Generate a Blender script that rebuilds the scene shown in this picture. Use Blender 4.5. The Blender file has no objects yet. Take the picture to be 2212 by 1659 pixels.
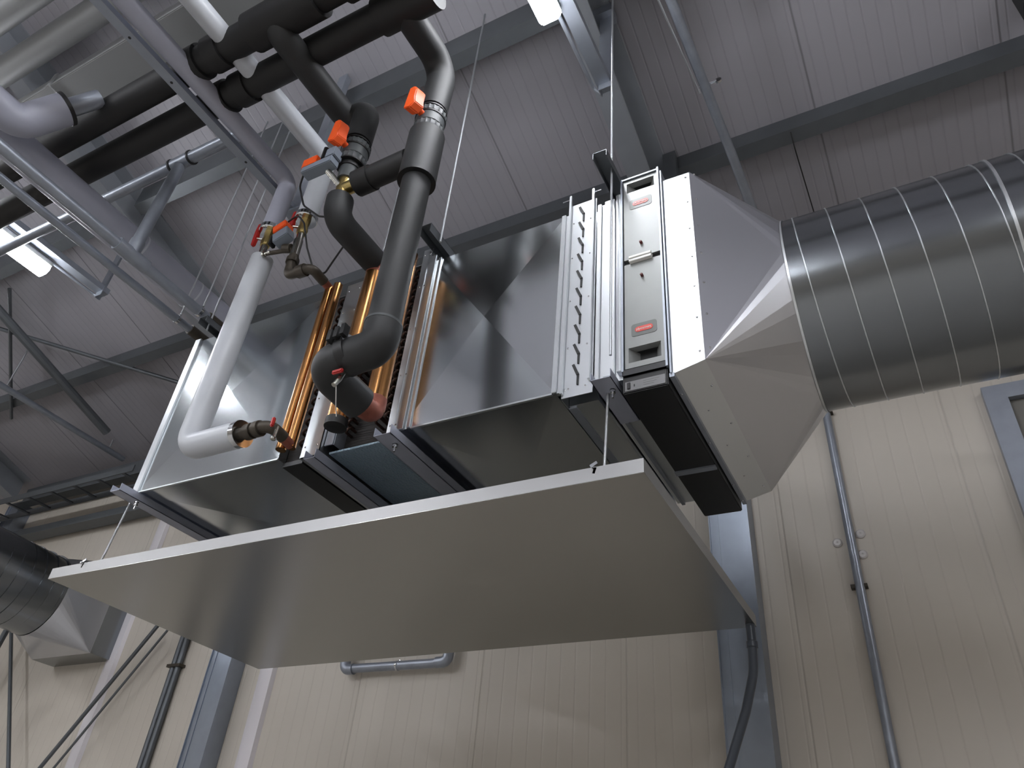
import bpy, bmesh, math, random
from mathutils import Vector, Matrix
random.seed(7)
C = bpy.context.scene.collection
SC = bpy.context.scene

# ------------------------------------------------------------------ camera
CAM_Z = 1.6
AX = ((0.88139068, 0.46539839, 0.08096181),      # right
      (-0.21922108, 0.55479031, -0.80258945),    # down
      (-0.41844066, 0.68964633, 0.59101215))     # forward
cam = bpy.data.cameras.new('camera'); cam_o = bpy.data.objects.new('camera', cam); C.objects.link(cam_o)
r_, d_, f_ = (Vector(a).normalized() for a in AX)
m = Matrix.Identity(4)
for i, v in enumerate((r_, -d_, -f_)):
    for k in range(3): m[k][i] = v[k]
m.translation = (0, 0, CAM_Z)
cam_o.matrix_world = m
cam.sensor_width = 36; cam.lens = 36 * 1650 / 2212; cam.clip_start = 0.05; cam.clip_end = 100
SC.camera = cam_o

# ------------------------------------------------------------------ world, exposure
w = bpy.data.worlds.new('world'); SC.world = w; w.use_nodes = True
w.node_tree.nodes['Background'].inputs[0].default_value = (0.02, 0.021, 0.024, 1)
w.node_tree.nodes['Background'].inputs[1].default_value = 1.0
SC.view_settings.view_transform = 'Standard'; SC.view_settings.look = 'None'
SC.view_settings.gamma = 1.0; SC.view_settings.use_curve_mapping = False
SC.view_settings.exposure = 0.0
LAMP = 57.0          # emission of the fluorescent diffusers

# ------------------------------------------------------------------ room numbers
WALL_Y, EAVE, SL, RIDGE_Y = 4.6, 5.7, 0.31, -5.0
FRONT_Y = 2 * RIDGE_Y - WALL_Y
def roof(y):
    return EAVE + SL * (WALL_Y - y) if y >= RIDGE_Y else EAVE + SL * (y - FRONT_Y)

# ------------------------------------------------------------------ materials
def lin(c):
    return tuple(((v / 255) / 12.92 if v / 255 <= .04045 else ((v / 255 + .055) / 1.055) ** 2.4) for v in c) + (1,)
def mat(name, col, rough=.5, metal=0.0, noise=0.0, nscale=20, bump=0.0, bscale=40, emit=0, rvar=0.0, spangle=0, coat=0, stretch=None, spec=None):
    M = bpy.data.materials.new(name); M.use_nodes = True
    N = M.node_tree.nodes; L = M.node_tree.links; b = N['Principled BSDF']
    base = lin(col)
    b.inputs['Base Color'].default_value = base; b.inputs['Roughness'].default_value = rough; b.inputs['Metallic'].default_value = metal
    if coat: b.inputs['Coat Weight'].default_value = coat
    if spec is not None: b.inputs['Specular IOR Level'].default_value = spec
    if emit:
        b.inputs['Emission Color'].default_value = base; b.inputs['Emission Strength'].default_value = emit
    tc = N.new('ShaderNodeTexCoord'); src = tc.outputs['Object']
    if stretch:
        mp = N.new('ShaderNodeMapping'); mp.inputs['Scale'].default_value = stretch; L.new(src, mp.inputs['Vector']); src = mp.outputs['Vector']
    if noise or rvar:
        n = N.new('ShaderNodeTexNoise'); n.inputs['Scale'].default_value = nscale; n.inputs['Detail'].default_value = 5
        L.new(src, n.inputs['Vector'])
        fac = n.outputs['Fac']
        if spangle:
            v = N.new('ShaderNodeTexVoronoi'); v.inputs['Scale'].default_value = spangle; L.new(src, v.inputs['Vector'])
            sp = N.new('ShaderNodeSeparateColor'); L.new(v.outputs['Color'], sp.inputs['Color'])
            mx = N.new('ShaderNodeMath'); mx.operation = 'MULTIPLY_ADD'; mx.inputs[1].default_value = .5
            L.new(sp.outputs[0], mx.inputs[0])
            hf = N.new('ShaderNodeMath'); hf.operation = 'MULTIPLY'; hf.inputs[1].default_value = .5; L.new(fac, hf.inputs[0])
            L.new(hf.outputs[0], mx.inputs[2]); fac = mx.outputs[0]
        if noise:
            r = N.new('ShaderNodeMapRange'); r.inputs[1].default_value = .25; r.inputs[2].default_value = .75
            r.inputs[3].default_value = 1 - noise; r.inputs[4].default_value = 1 + noise; L.new(fac, r.inputs[0])
            mm = N.new('ShaderNodeVectorMath'); mm.operation = 'SCALE'; mm.inputs[0].default_value = base[:3]
            L.new(r.outputs[0], mm.inputs['Scale']); L.new(mm.outputs[0], b.inputs['Base Color'])
        if rvar:
            r = N.new('ShaderNodeMapRange'); r.inputs[1].default_value = .25; r.inputs[2].default_value = .75
            r.inputs[3].default_value = max(.02, rough - rvar); r.inputs[4].default_value = rough + rvar; L.new(fac, r.inputs[0])
            L.new(r.outputs[0], b.inputs['Roughness'])
    if bump:
        n2 = N.new('ShaderNodeTexNoise'); n2.inputs['Scale'].default_value = bscale; n2.inputs['Detail'].default_value = 3
        L.new(src, n2.inputs['Vector'])
        bp = N.new('ShaderNodeBump'); bp.inputs['Strength'].default_value = bump; bp.inputs['Distance'].default_value = .01
        L.new(n2.outputs['Fac'], bp.inputs['Height']); L.new(bp.outputs[0], b.inputs['Normal'])
    return M
def panel_mat(name, col, rough, rib, joint, off, joint_dark, rib_dark, rib_bump):
    """Sandwich panel: fine ribs every RIB metres along x and a joint groove every JOINT metres."""
    M = bpy.data.materials.new(name); M.use_nodes = True
    N = M.node_tree.nodes; L = M.node_tree.links; b = N['Principled BSDF']; b.inputs['Roughness'].default_value = rough
    tc = N.new('ShaderNodeTexCoord'); sx = N.new('ShaderNodeSeparateXYZ'); L.new(tc.outputs['Object'], sx.inputs[0])
    def mth(op, a, bb=None, c=None):
        n = N.new('ShaderNodeMath'); n.operation = op
        for i, v in enumerate((a, bb, c)):
            if v is None: continue
            if isinstance(v, (int, float)): n.inputs[i].default_value = v
            else: L.new(v, n.inputs[i])
        return n.outputs[0]
    def line(period, width, o):
        t = mth('FRACT', mth('DIVIDE', mth('ADD', sx.outputs[0], 50.0 - o), period))
        d = mth('ABSOLUTE', mth('SUBTRACT', t, .5))
        return mth('SMOOTH_MAX', mth('SUBTRACT', 1.0, mth('DIVIDE', mth('SUBTRACT', .5, d), width / period)), 0.0, .02)
    ribs = line(rib, .008, 0.02); jo = line(joint, .009, off)
    h = mth('ADD', mth('MULTIPLY', ribs, -rib_bump), mth('MULTIPLY', jo, -1.0))
    bp = N.new('ShaderNodeBump'); bp.inputs['Strength'].default_value = .55; bp.inputs['Distance'].default_value = .006
    L.new(h, bp.inputs['Height']); L.new(bp.outputs[0], b.inputs['Normal'])
    n = N.new('ShaderNodeTexNoise'); n.inputs['Scale'].default_value = .9; n.inputs['Detail'].default_value = 3; L.new(tc.outputs['Object'], n.inputs['Vector'])
    k = mth('MULTIPLY_ADD', n.outputs['Fac'], .10, .95)
    k = mth('SUBTRACT', k, mth('MULTIPLY', jo, joint_dark)); k = mth('SUBTRACT', k, mth('MULTIPLY', ribs, rib_dark))
    mm = N.new('ShaderNodeVectorMath'); mm.operation = 'SCALE'; mm.inputs[0].default_value = lin(col)[:3]
    L.new(k, mm.inputs['Scale']); L.new(mm.outputs[0], b.inputs['Base Color'])
    return M
MT = {}
MT['wall'] = panel_mat('beige_wall_panel', (198, 191, 180), .45, .105, 1.045, -2.955, .14, .05, .35)
MT['roof'] = panel_mat('grey_roof_panel', (150, 148, 154), .5, .08, 1.045, -.109, .5, .09, .5)
MT['floor'] = mat('concrete_floor', (166, 162, 156), .5, noise=.10, nscale=3, bump=.05)
MT['sheet'] = mat('galvanised_sheet', (206, 211, 214), .17, 1, bump=.012, bscale=4)
MT['flange'] = mat('bright_steel_profile', (218, 222, 225), .33, 1)
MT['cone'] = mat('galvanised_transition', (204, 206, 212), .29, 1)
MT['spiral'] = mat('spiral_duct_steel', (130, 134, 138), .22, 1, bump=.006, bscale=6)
MT['tray'] = mat('satin_aluminium', (158, 158, 155), .27, 1)
MT['lip'] = mat('dull_aluminium_lip', (160, 160, 160), .4, .6)
MT['galv'] = mat('dull_galvanised_steel', (158, 164, 174), .42, .7, noise=.06, nscale=12)
MT['frame'] = mat('hot_dip_galvanised_frame', (100, 104, 108), .45, .6, noise=.06, nscale=10)
MT['beam'] = mat('painted_roof_beam', (146, 150, 156), .5, .35, noise=.05, nscale=8)
MT['column'] = mat('galvanised_column', (150, 158, 170), .36, .8, noise=.06, nscale=9)
MT['chan'] = mat('galvanised_channel', (172, 176, 190), .42, .45, noise=.04, nscale=14)
MT['rod'] = mat('zinc_threaded_rod', (190, 194, 198), .35, 1, bump=.4, bscale=400, stretch=(.01, .01, 1))
MT['steel'] = mat('polished_steel', (215, 217, 220), .16, 1)
MT['gpipe'] = mat('galvanised_pipe', (150, 156, 166), .36, .6, noise=.10, nscale=14)
MT['lag'] = mat('grey_pipe_lagging', (160, 162, 175), .42, noise=.03, nscale=5, spec=.45)
MT['lagw'] = mat('pale_grey_lagging', (186, 190, 196), .36, noise=.03, nscale=5, spec=.5)
MT['foam'] = mat('black_foam_lagging', (42, 43, 44), .56, noise=.08, nscale=9, bump=.03, bscale=30, spec=.42)
MT['foamd'] = mat('shaded_black_foam', (24, 24, 25), .6, noise=.10, nscale=9)  # darker copy of the foam lagging, shade put into its colour
MT['upvc'] = mat('dark_grey_plastic', (70, 74, 76), .5, noise=.06, nscale=40)
MT['rubber'] = mat('black_rubber', (20, 20, 21), .5)
MT['orange'] = mat('orange_plastic', (240, 92, 34), .4)
MT['red'] = mat('red_handle', (170, 34, 32), .42, noise=.08, nscale=40)
MT['copper'] = mat('tarnished_copper', (172, 124, 78), .25, 1, noise=.16, nscale=5, stretch=(2, 2, .6))
MT['copper_r'] = mat('brazed_copper', (146, 88, 74), .5, .6, noise=.25, nscale=25)
MT['bend'] = mat('dark_copper_bend', (62, 42, 34), .4, .5)  # darker brown than the header copper
MT['brass'] = mat('brass', (190, 168, 110), .3, 1, noise=.1, nscale=30)
MT['iron'] = mat('black_iron_fitting', (74, 68, 60), .48, .5, noise=.2, nscale=30)
MT['fins'] = mat('dark_coil_fins', (26, 22, 20), .5, .3, bump=.5, bscale=160, stretch=(.05, .05, 1))
MT['black'] = mat('black_enamel', (22, 23, 25), .42)
MT['dark'] = mat('dark_gap', (30, 31, 32), .6)
MT['face'] = mat('grey_filter_front', (138, 140, 139), .40, .3, noise=.03, nscale=8)
MT['badge'] = mat('grey_badge', (104, 106, 104), .4, .2)
MT['pill'] = mat('red_badge', (214, 74, 62), .4)
MT['white'] = mat('white_lettering', (240, 225, 220), .5)
MT['grip'] = mat('white_plastic', (236, 236, 232), .35)
MT['blue'] = mat('hammered_blue_film', (150, 172, 188), .3, .55, bump=1.0, bscale=95, noise=.08, nscale=6)
MT['plate'] = mat('label_plate', (120, 120, 122), .5)
MT['flash'] = mat('white_flashing', (226, 222, 226), .35)
MT['plug'] = mat('wall_plug_plastic', (196, 192, 190), .3)
MT['knob'] = mat('dark_red_knob', (96, 34, 34), .4)
MT['window'] = mat('dull_window_panel', (116, 114, 108), .35, noise=.06, nscale=2)
MT['lamp'] = mat('lamp_diffuser', (248, 250, 255), .3, emit=LAMP)
MT['body'] = mat('lamp_body', (150, 152, 152), .5)
MT['actu'] = mat('grey_actuator', (122, 130, 142), .45)
MT['clear'] = mat('bright_valve_steel', (170, 168, 160), .25, 1)
MT['hose'] = mat('grey_plastic_hose', (64, 70, 80), .34)

# ------------------------------------------------------------------ mesh building
class MB:
    def __init__(s): s.v = []; s.f = []
    def add(s, vs, fs):
        o = len(s.v); s.v += [tuple(p) for p in vs]; s.f += [tuple(i + o for i in f) for f in fs]; return s
    def hexa(s, p):
        return s.add(p, [(0, 3, 2, 1), (4, 5, 6, 7), (0, 1, 5, 4), (1, 2, 6, 5), (2, 3, 7, 6), (3, 0, 4, 7)])
    def box(s, x0, x1, y0, y1, z0, z1):
        return s.hexa([(x0, y0, z0), (x1, y0, z0), (x1, y1, z0), (x0, y1, z0), (x0, y0, z1), (x1, y0, z1), (x1, y1, z1), (x0, y1, z1)])
    def obox(s, c, ax, ay, az, hx, hy, hz):
        c = Vector(c); ax, ay, az = Vector(ax).normalized() * hx, Vector(ay).normalized() * hy, Vector(az).normalized() * hz
        return s.hexa([c - ax - ay - az, c + ax - ay - az, c + ax + ay - az, c - ax + ay - az, c - ax - ay + az, c + ax - ay + az, c + ax + ay + az, c - ax + ay + az])
    def prism(s, prof, place, a0, a1):
        n = len(prof)
        vs = [place(u, v, a0) for u, v in prof] + [place(u, v, a1) for u, v in prof]
        fs = [(i, (i + 1) % n, n + (i + 1) % n, n + i) for i in range(n)] + [tuple(range(n))[::-1], tuple(range(n, 2 * n))]
        return s.add(vs, fs)
    def roofbar(s, x0, x1, y0, y1, d0, d1):
        """bar lying along the roof slope, from D0 to D1 below the panels"""
        return s.hexa([(x0, y0, roof(y0) - d1), (x1, y0, roof(y0) - d1), (x1, y1, roof(y1) - d1), (x0, y1, roof(y1) - d1),
                       (x0, y0, roof(y0) - d0), (x1, y0, roof(y0) - d0), (x1, y1, roof(y1) - d0), (x0, y1, roof(y1) - d0)])
    def rings(s, rings, caps=(True, True)):
        n = len(rings[0]); o = len(s.v)
        for r in rings: s.v += [tuple(p) for p in r]
        for k in range(len(rings) - 1):
            for i in range(n):
                a = o + k * n + i; b = o + k * n + (i + 1) % n
                s.f.append((a, b, b + n, a + n))
        if caps[0]: s.f.append(tuple(o + i for i in range(n))[::-1])
        if caps[1]: s.f.append(tuple(o + (len(rings) - 1) * n + i for i in range(n)))
        return s
    def tube(s, pts, r, n=20, fillet=0.0, seg=8, caps=(True, True)):
        pts = [Vector(p) for p in pts]; rr = r if isinstance(r, (list, tuple)) else [r] * len(pts)
        path = []
        for i, p in enumerate(pts):
            if 0 < i < len(pts) - 1 and fillet:
                a, b = (pts[i - 1] - p), (pts[i + 1] - p)
                ang = a.angle(b)
                if ang < math.pi - .03:
                    d = min(fillet / math.tan(ang / 2), a.length * .49, b.length * .49); R = d * math.tan(ang / 2)
                    a.normalize(); b.normalize()
                    ctr = p + (a + b).normalized() * (R / math.sin(ang / 2))
                    v0, v1 = p + a * d - ctr, p + b * d - ctr
                    axn = v0.cross(v1).normalized(); tot = v0.angle(v1)
                    for k in range(seg + 1):
                        path.append((ctr + Matrix.Rotation(tot * k / seg, 3, axn) @ v0, rr[i]))
                    continue
            path.append((p, rr[i]))
        P = [p for p, _ in path]
        T = []
        for i in range(len(P)):
            t = (P[min(i + 1, len(P) - 1)] - P[max(i - 1, 0)])
            T.append(t.normalized())
        u = T[0].orthogonal().normalized(); R = []
        for i, t in enumerate(T):
            u = (u - t * u.dot(t)).normalized(); v = t.cross(u)
            R.append([P[i] + (u * math.cos(2 * math.pi * k / n) + v * math.sin(2 * math.pi * k / n)) * path[i][1] for k in range(n)])
        return s.rings(R, caps)
    def lathe(s, c, axis, prof, n=24):
        """profile of (distance along axis, radius)"""
        c, a = Vector(c), Vector(axis).normalized(); u = a.orthogonal().normalized(); v = a.cross(u)
        return s.rings([[c + a * t + (u * math.cos(2 * math.pi * k / n) + v * math.sin(2 * math.pi * k / n)) * r for k in range(n)] for t, r in prof])
    def build(s, name, material, parent=None, bevel=0, angle=32):
        me = bpy.data.meshes.new(name)
        bm = bmesh.new()
        if parent is not None: off = ORI[parent.name]
        else:
            xs, ys, zs = zip(*s.v); off = Vector(((min(xs) + max(xs)) / 2, (min(ys) + max(ys)) / 2, min(zs)))
        V = [bm.verts.new(Vector(p) - off) for p in s.v]
        for f in s.f:
            try: bm.faces.new([V[i] for i in f])
            except ValueError: pass
        bmesh.ops.recalc_face_normals(bm, faces=bm.faces)
        if bevel:
            es = [e for e in bm.edges if len(e.link_faces) == 2 and e.calc_face_angle(0) > math.radians(40)]
            bmesh.ops.bevel(bm, geom=es, offset=bevel, segments=2, affect='EDGES', clamp_overlap=True)
        for e in bm.edges:
            e.smooth = len(e.link_faces) != 2 or e.calc_face_angle(0) < math.radians(angle)
        for f in bm.faces: f.smooth = True
        bm.to_mesh(me); bm.free()
        me.materials.append(MT[material])
        o = bpy.data.objects.new(name, me); C.objects.link(o)
        if parent is not None: o.parent = parent
        else: o.location = off
        ORI[o.name] = off
        return o
ORI = {}
def thing(name, loc, label, cat, group=None):
    o = bpy.data.objects.new(name, None); C.objects.link(o); o.location = loc; o.empty_display_size = .1
    ORI[o.name] = Vector(loc); return tag(o, label, cat, group)
def tag(o, label, cat, group=None):
    o['label'] = label; o['category'] = cat; o['kind'] = 'thing'
    if group: o['group'] = group
    return o
def lab(o, label): o['label'] = label; return o
def solo(name, mb, material, label, cat, group=None, bevel=0):
    return tag(mb.build(name, material, None, bevel), label, cat, group)
def struct(name, mb, material):
    o = mb.build(name, material)
    # keep world coordinates in the texture: origin at the world origin
    o.data.transform(Matrix.Translation(o.location)); o.location = (0, 0, 0); ORI[o.name] = Vector((0, 0, 0))
    o['kind'] = 'structure'; return o

# ================================================================== THE HALL
X0, X1 = -16.0, 9.0
struct('floor', MB().box(X0, X1, FRONT_Y, WALL_Y, -.1, 0), 'floor')
struct('wall_back', MB().box(X0, X1, WALL_Y, WALL_Y + .15, 0, EAVE + .1), 'wall')
struct('wall_front', MB().box(X0, X1, FRONT_Y - .15, FRONT_Y, 0, EAVE + .1), 'wall')
for nm, xa, xb in (('wall_left', X0 - .15, X0), ('wall_right', X1, X1 + .15)):
    struct(nm, MB().prism([(FRONT_Y, 0), (WALL_Y, 0), (WALL_Y, EAVE + .1), (RIDGE_Y, roof(RIDGE_Y) + .1), (FRONT_Y, EAVE + .1)], lambda u, v, a: (a, u, v), xa, xb), 'wall')
rf = MB()
for a, b in ((RIDGE_Y, WALL_Y + .15), (FRONT_Y - .15, RIDGE_Y)):
    za, zb = (roof(a), EAVE + SL * (WALL_Y - b)) if a == RIDGE_Y else (EAVE - SL * .15, roof(b))
    rf.hexa([(X0, a, za), (X1, a, za), (X1, b, zb), (X0, b, zb), (X0, a, za + .12), (X1, a, za + .12), (X1, b, zb + .12), (X0, b, zb + .12)])
struct('ceiling', rf, 'roof')

# window hatch at the far right of the back wall
wn = MB()
for a in ((.56, .68, 3.0, 4.55), (1.9, 2.02, 3.0, 4.55)): wn.box(a[0], a[1], 4.53, 4.6, a[2], a[3])
wn.box(.68, 1.9, 4.53, 4.6, 4.45, 4.55).box(.68, 1.9, 4.53, 4.6, 3.0, 3.1)
wo = struct('window_1', wn, 'galv')
wp = MB().box(.68, 1.9, 4.575, 4.598, 3.1, 4.45).build('pane', 'window', wo)

# white flashing strips on the back wall
for i, x in enumerate((-6.80, -4.78)):
    t = MB().prism([(x - .11, 4.6), (x + .075, 4.6), (x + .06, 4.565), (x - .03, 4.565)], lambda u, v, a: (u, v, a), 0, 5.55 if i else 5.3)
    struct('trim_%d' % (i + 1), t, 'flash')

# frames: roof beams and wall columns
def ibeam_roof(x, wd=.25, y0=-4.5, y1=4.42):
    m = MB()
    m.roofbar(x - wd / 2 + .02, x + wd / 2 - .07, y0, y1, .262, .28).roofbar(x - wd / 2, x + wd / 2, y0, y1, .0, .016).roofbar(x - .03, x - .014, y0, y1, .016, .262)
    return m
for x, lb in ((-1.07, 'grey steel roof beam sloping down behind the top right ceiling lamp'),
              (-5.21, 'grey steel roof beam seen in gaps between the pipes at upper left'),
              (-9.6, 'dark steel roof beam at the far left above the round duct')):
    solo('roof_beam', ibeam_roof(x), 'beam', lb, 'beam', 'sloping roof beams')
for x, top, lb in ((-1.005, 5.45, 'grey steel wall column behind the black filter and drip tray corner'),
                   (-5.2, 5.45, 'shiny steel wall column under the left half of the drip tray'),
                   (-9.6, 5.45, 'steel wall column at the far left behind the round duct')):
    m = MB().box(x - .125, x + .125, 4.45, 4.462, 0, top).box(x - .125, x + .125, 4.586, 4.598, 0, top).box(x - .006, x + .006, 4.462, 4.586, 0, top)
    m.box(x + .119, x + .125, 4.462, 4.586, 0, top)
    m.box(x + .103, x + .125, 4.438, 4.45, 0, top).box(x - .125, x - .118, 4.438, 4.45, 0, top).box(x - .07, x - .064, 4.444, 4.45, 0, top)
    solo('steel_column', m, 'column', lb, 'column', 'wall columns')
bays = ((-15.9, -9.74), (-9.46, -5.35), (-5.07, -1.21), (-.93, 3.2))
PL = {('low', 0): 'dark roof purlin at the left edge beyond the X bracing', ('low', 1): 'roof purlin crossing behind the X bracing above the left round duct',
      ('low', 2): 'long dark roof purlin running along behind the top of the duct unit', ('low', 3): 'dark roof purlin above the spiral duct, right of the roof beam',
      ('second', 0): 'second roof purlin from the wall, far left edge', ('second', 1): 'second roof purlin from the wall, behind the left lamp',
      ('second', 2): 'roof purlin crossing behind the black pipes and right orange handle', ('second', 3): 'second roof purlin from the wall, upper right corner',
      ('third', 1): 'third roof purlin from the wall, behind pale pipes at top left', ('third', 2): 'third roof purlin from the wall, above the black main pipes'}
for y, dsc, h in ((3.32, 'low', .125), (2.08, 'second', .22), (.86, 'third', .22)):
    for bi, (a, b) in enumerate(bays):
        if (dsc, bi) not in PL: continue
        m = MB().roofbar(a, b, y, y + .004, .002, h).roofbar(a, b, y + .004, y + .09, h - .006, h)
        solo('purlin', m, 'frame', PL[dsc, bi], 'purlin', 'roof purlins')
# plates where the purlin meets the right beam
m = MB().roofbar(-.95, -.90, 3.26, 3.48, .02, .30).roofbar(-.90, -.86, 3.26, 3.30, .02, .28)
solo('beam_bracket', m, 'frame', 'small bolted bracket joining the right purlin to the roof beam', 'bracket')
# eave girt, cable ladder and lower rail on the far left of the back wall
m = MB().box(-9.44, -5.4, 4.42, 4.44, 5.36, 5.62).box(-9.44, -5.4, 4.32, 4.42, 5.36, 5.375)
solo('eave_rail', m, 'frame', 'dark steel eave rail at the top of the wall, far left', 'rail')
m = MB().box(-9.46, -5.45, 4.5, 4.56, 4.94, 5.1).box(-9.46, -5.45, 4.4, 4.5, 4.94, 4.952)
solo('wall_rail', m, 'frame', 'lower dark steel rail along the beige wall, far left', 'rail')
t = thing('cable_ladder', (-9, 4.3, 5.2), 'grey cable ladder with rungs hung below the eave, far left', 'cable ladder')
for y in (4.08, 4.38): MB().box(-12.5, -6.9, y, y + .012, 5.2, 5.27).build('side_rail', 'frame', t)
for k in range(14): MB().box(-12.3 + k * .4, -12.26 + k * .4, 4.092, 4.38, 5.21, 5.225).build('rung', 'frame', t)

# roof bracing at the far left
for a, b, r, lb in (((-7.27, 2.0, roof(2.0) - .27), (-7.34, 3.9, roof(3.9) - .26), .045, 'thick dark brace tube of the X bracing at left'),
                    ((-7.9, 2.45, roof(2.45) - .12), (-6.0, 3.8, roof(3.8) - .12), .02, 'thin brace rod crossing the thick brace at left'),
                    ((-7.1, 2.3, roof(2.3) - .15), (-8.6, 3.5, roof(3.5) - .15), .018, 'thin brace rod running steeply down behind the left lamp end')):
    solo('roof_brace', MB().tube([a, b], r, 10), 'frame', lb, 'brace', 'roof wind bracing')
for pts, r, lb in ((((-6.14, 4.45, 3.66), (-7.06, 4.45, 2.44)), .018, 'thick dark wall tie rod slanting under the drip tray at left'),
                   (((-5.99, 4.45, 3.6), (-6.87, 4.45, 2.44)), .011, 'thin dark wall tie rod beside the thick slanting one'),
                   (((-8.45, 4.42, 3.9), (-7.38, 4.42, 2.45)), .018, 'dark tie rod dropping from the small round duct, far left'),
                   (((-8.4, 4.40, 3.9), (-8.5, 4.40, 3.2)), .03, 'short dark strut under the small round duct, far left')):
    solo('tie_rod', MB().tube(pts, r, 10), 'frame', lb, 'rod', 'wall tie rods')

# ================================================================== LAMPS
def lamp(x, y0, y1, label, show=True):
    t = thing('ceiling_lamp', (x, (y0 + y1) / 2, 5.46), label, 'lamp', 'fluorescent ceiling lamps')
    MB().box(x - .055, x + .055, y0, y1, 5.53, 5.575).build('body', 'body', t, .008)
    d = MB().prism([(x - .06, 5.53), (x + .06, 5.53), (x + .064, 5.495), (x + .045, 5.455), (x - .045, 5.455), (x - .064, 5.495)], lambda u, v, a: (u, a, v), y0 + .01, y1 - .005)
    lab(d.build('diffuser', 'lamp', t, .008), 'glowing white diffuser')
    return t
LX = {'left': -5.47, 'right': -1.07}
lamp(LX['left'], .42, 1.92, 'glowing fluorescent lamp at the left edge of the picture')
lamp(LX['right'], .30, 1.79, 'glowing fluorescent lamp end at the top, right of the black pipes')
HID = 'unseen fluorescent lamp added out of view to light the hall'
for x in (LX['left'], LX['right'], 3.3, -9.6, -3.2):  # unseen lamp rows, added to brighten the hall and its lower walls
    for y0 in ((.35,) if x in (3.3, -9.6) else ()) + ((-2.7,) if x != -3.2 else ()) + (-4.3, -5.9, -7.5, -9.1):
        lamp(x, y0, y0 + 1.5, HID)
# lamp rails with their drop struts
for x, lb, side in ((LX['left'], 'left', 1), (LX['right'], 'right', 1)):
    t = thing('lamp_rail', (x, 1, 5.58), 'galvanised rail carrying the %s fluorescent lamp on a drop strut' % lb, 'rail', 'lamp rails')
    m = MB().box(x - .04 + .08 * side, x + .04 + .08 * side, -4, 2.36, 5.60, 5.604).box(x + .04 + .08 * side - .003, x + .04 + .08 * side, -4, 2.36, 5.604, 5.65).box(x - .04 + .08 * side, x - .037 + .08 * side, -4, 2.36, 5.604, 5.65)
    m.build('channel', 'galv', t)
    MB().tube([(x + .02, -4, 5.59), (x + .02, 2.3, 5.59), (x + .05, 2.34, 5.57)], .011, 8, .03).build('conduit', 'galv', t)
    MB().box(x + .05, x + .13, 2.30, 2.305, 5.55, roof(2.3) - .1).box(x + .05, x + .055, 2.305, 2.35, 5.55, roof(2.3) - .1).build('strut', 'galv', t)
    MB().box(x + .0, x + .14, 2.26, 2.36, roof(2.3) - .1, roof(2.36) - .001).build('mounting_plate', 'galv', t)

# ================================================================== DUCT UNIT
FY, BY, Z0, Z1 = 2.10, 3.09, 3.30, 4.30
def creased_box(x0, x1, out):
    """sheet metal duct box with cross-broken front panel"""
    m = MB()
    xc, zc, ym = (x0 + x1) / 2, (Z0 + Z1) / 2, (FY + BY) / 2
    v = [(x0, FY, Z0), (x1, FY, Z0), (x1, FY, Z1), (x0, FY, Z1), (x0, BY, Z0), (x1, BY, Z0), (x1, BY, Z1), (x0, BY, Z1),
         (xc, FY - out, zc), (xc, ym, Z0 - out * .7), (xc, ym, Z1 + out), (xc, BY + out, zc)]
    f = [(0, 1, 8), (1, 2, 8), (2, 3, 8), (3, 0, 8), (0, 4, 9), (4, 5, 9), (5, 1, 9), (1, 0, 9), (3, 2, 10), (2, 6, 10), (6, 7, 10), (7, 3, 10),
         (4, 7, 11), (7, 6, 11), (6, 5, 11), (5, 4, 11), (0, 3, 7, 4), (1, 5, 6, 2)]
    return m.add(v, f)
def screws(pts, normal, root, r=.0045, material='steel'):
    for p in pts:
        MB().lathe(p, normal, [(0, r), (.002, r), (.0035, r * .5)], 8).build('screw', material, root)
# left box
t = thing('duct_box', (-2.96, 2.6, Z0), 'shiny galvanised duct box at the left end above the drip tray', 'duct', 'duct boxes')
creased_box(-3.44, -2.478, .016).build('casing', 'sheet', t, angle=.2)
m = MB().box(-3.46, -3.415, FY - .012, FY, Z0 - .004, Z1 + .01).box(-3.466, -3.446, FY - .02, BY, Z0 - .006, Z0 + .0).box(-3.466, -3.441, FY, BY, Z1, Z1 + .012)
m.build('end_frame', 'flange', t, .002)
MB().box(-3.415, -2.48, FY - .004, FY + .006, Z0 - .004, Z0 + .004).build('bottom_seam', 'flange', t)
# right box
t = thing('duct_box', (-1.45, 2.6, Z0), 'shiny galvanised duct box with reflections, between cooling coil and slotted damper', 'duct', 'duct boxes')
creased_box(-1.80, -1.078, .020).build('casing', 'sheet', t, angle=.2)
MB().box(-1.808, -1.775, FY - .014, FY, Z0 - .004, Z1 + .03).build('edge_strip', 'flange', t, .002)
m = MB().box(-1.762, -1.745, FY - .010, FY - .001, Z0, Z1 + .005)
MB().box(-1.092, -1.072, FY - .01, FY, Z0, Z1).build('edge_strip', 'flange', t, .002)
m.build('end_frame', 'flange', t, .002)
MB().box(-1.745, -1.092, FY - .004, FY + .006, Z0 - .004, Z0 + .004).build('bottom_seam', 'flange', t)

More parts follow.
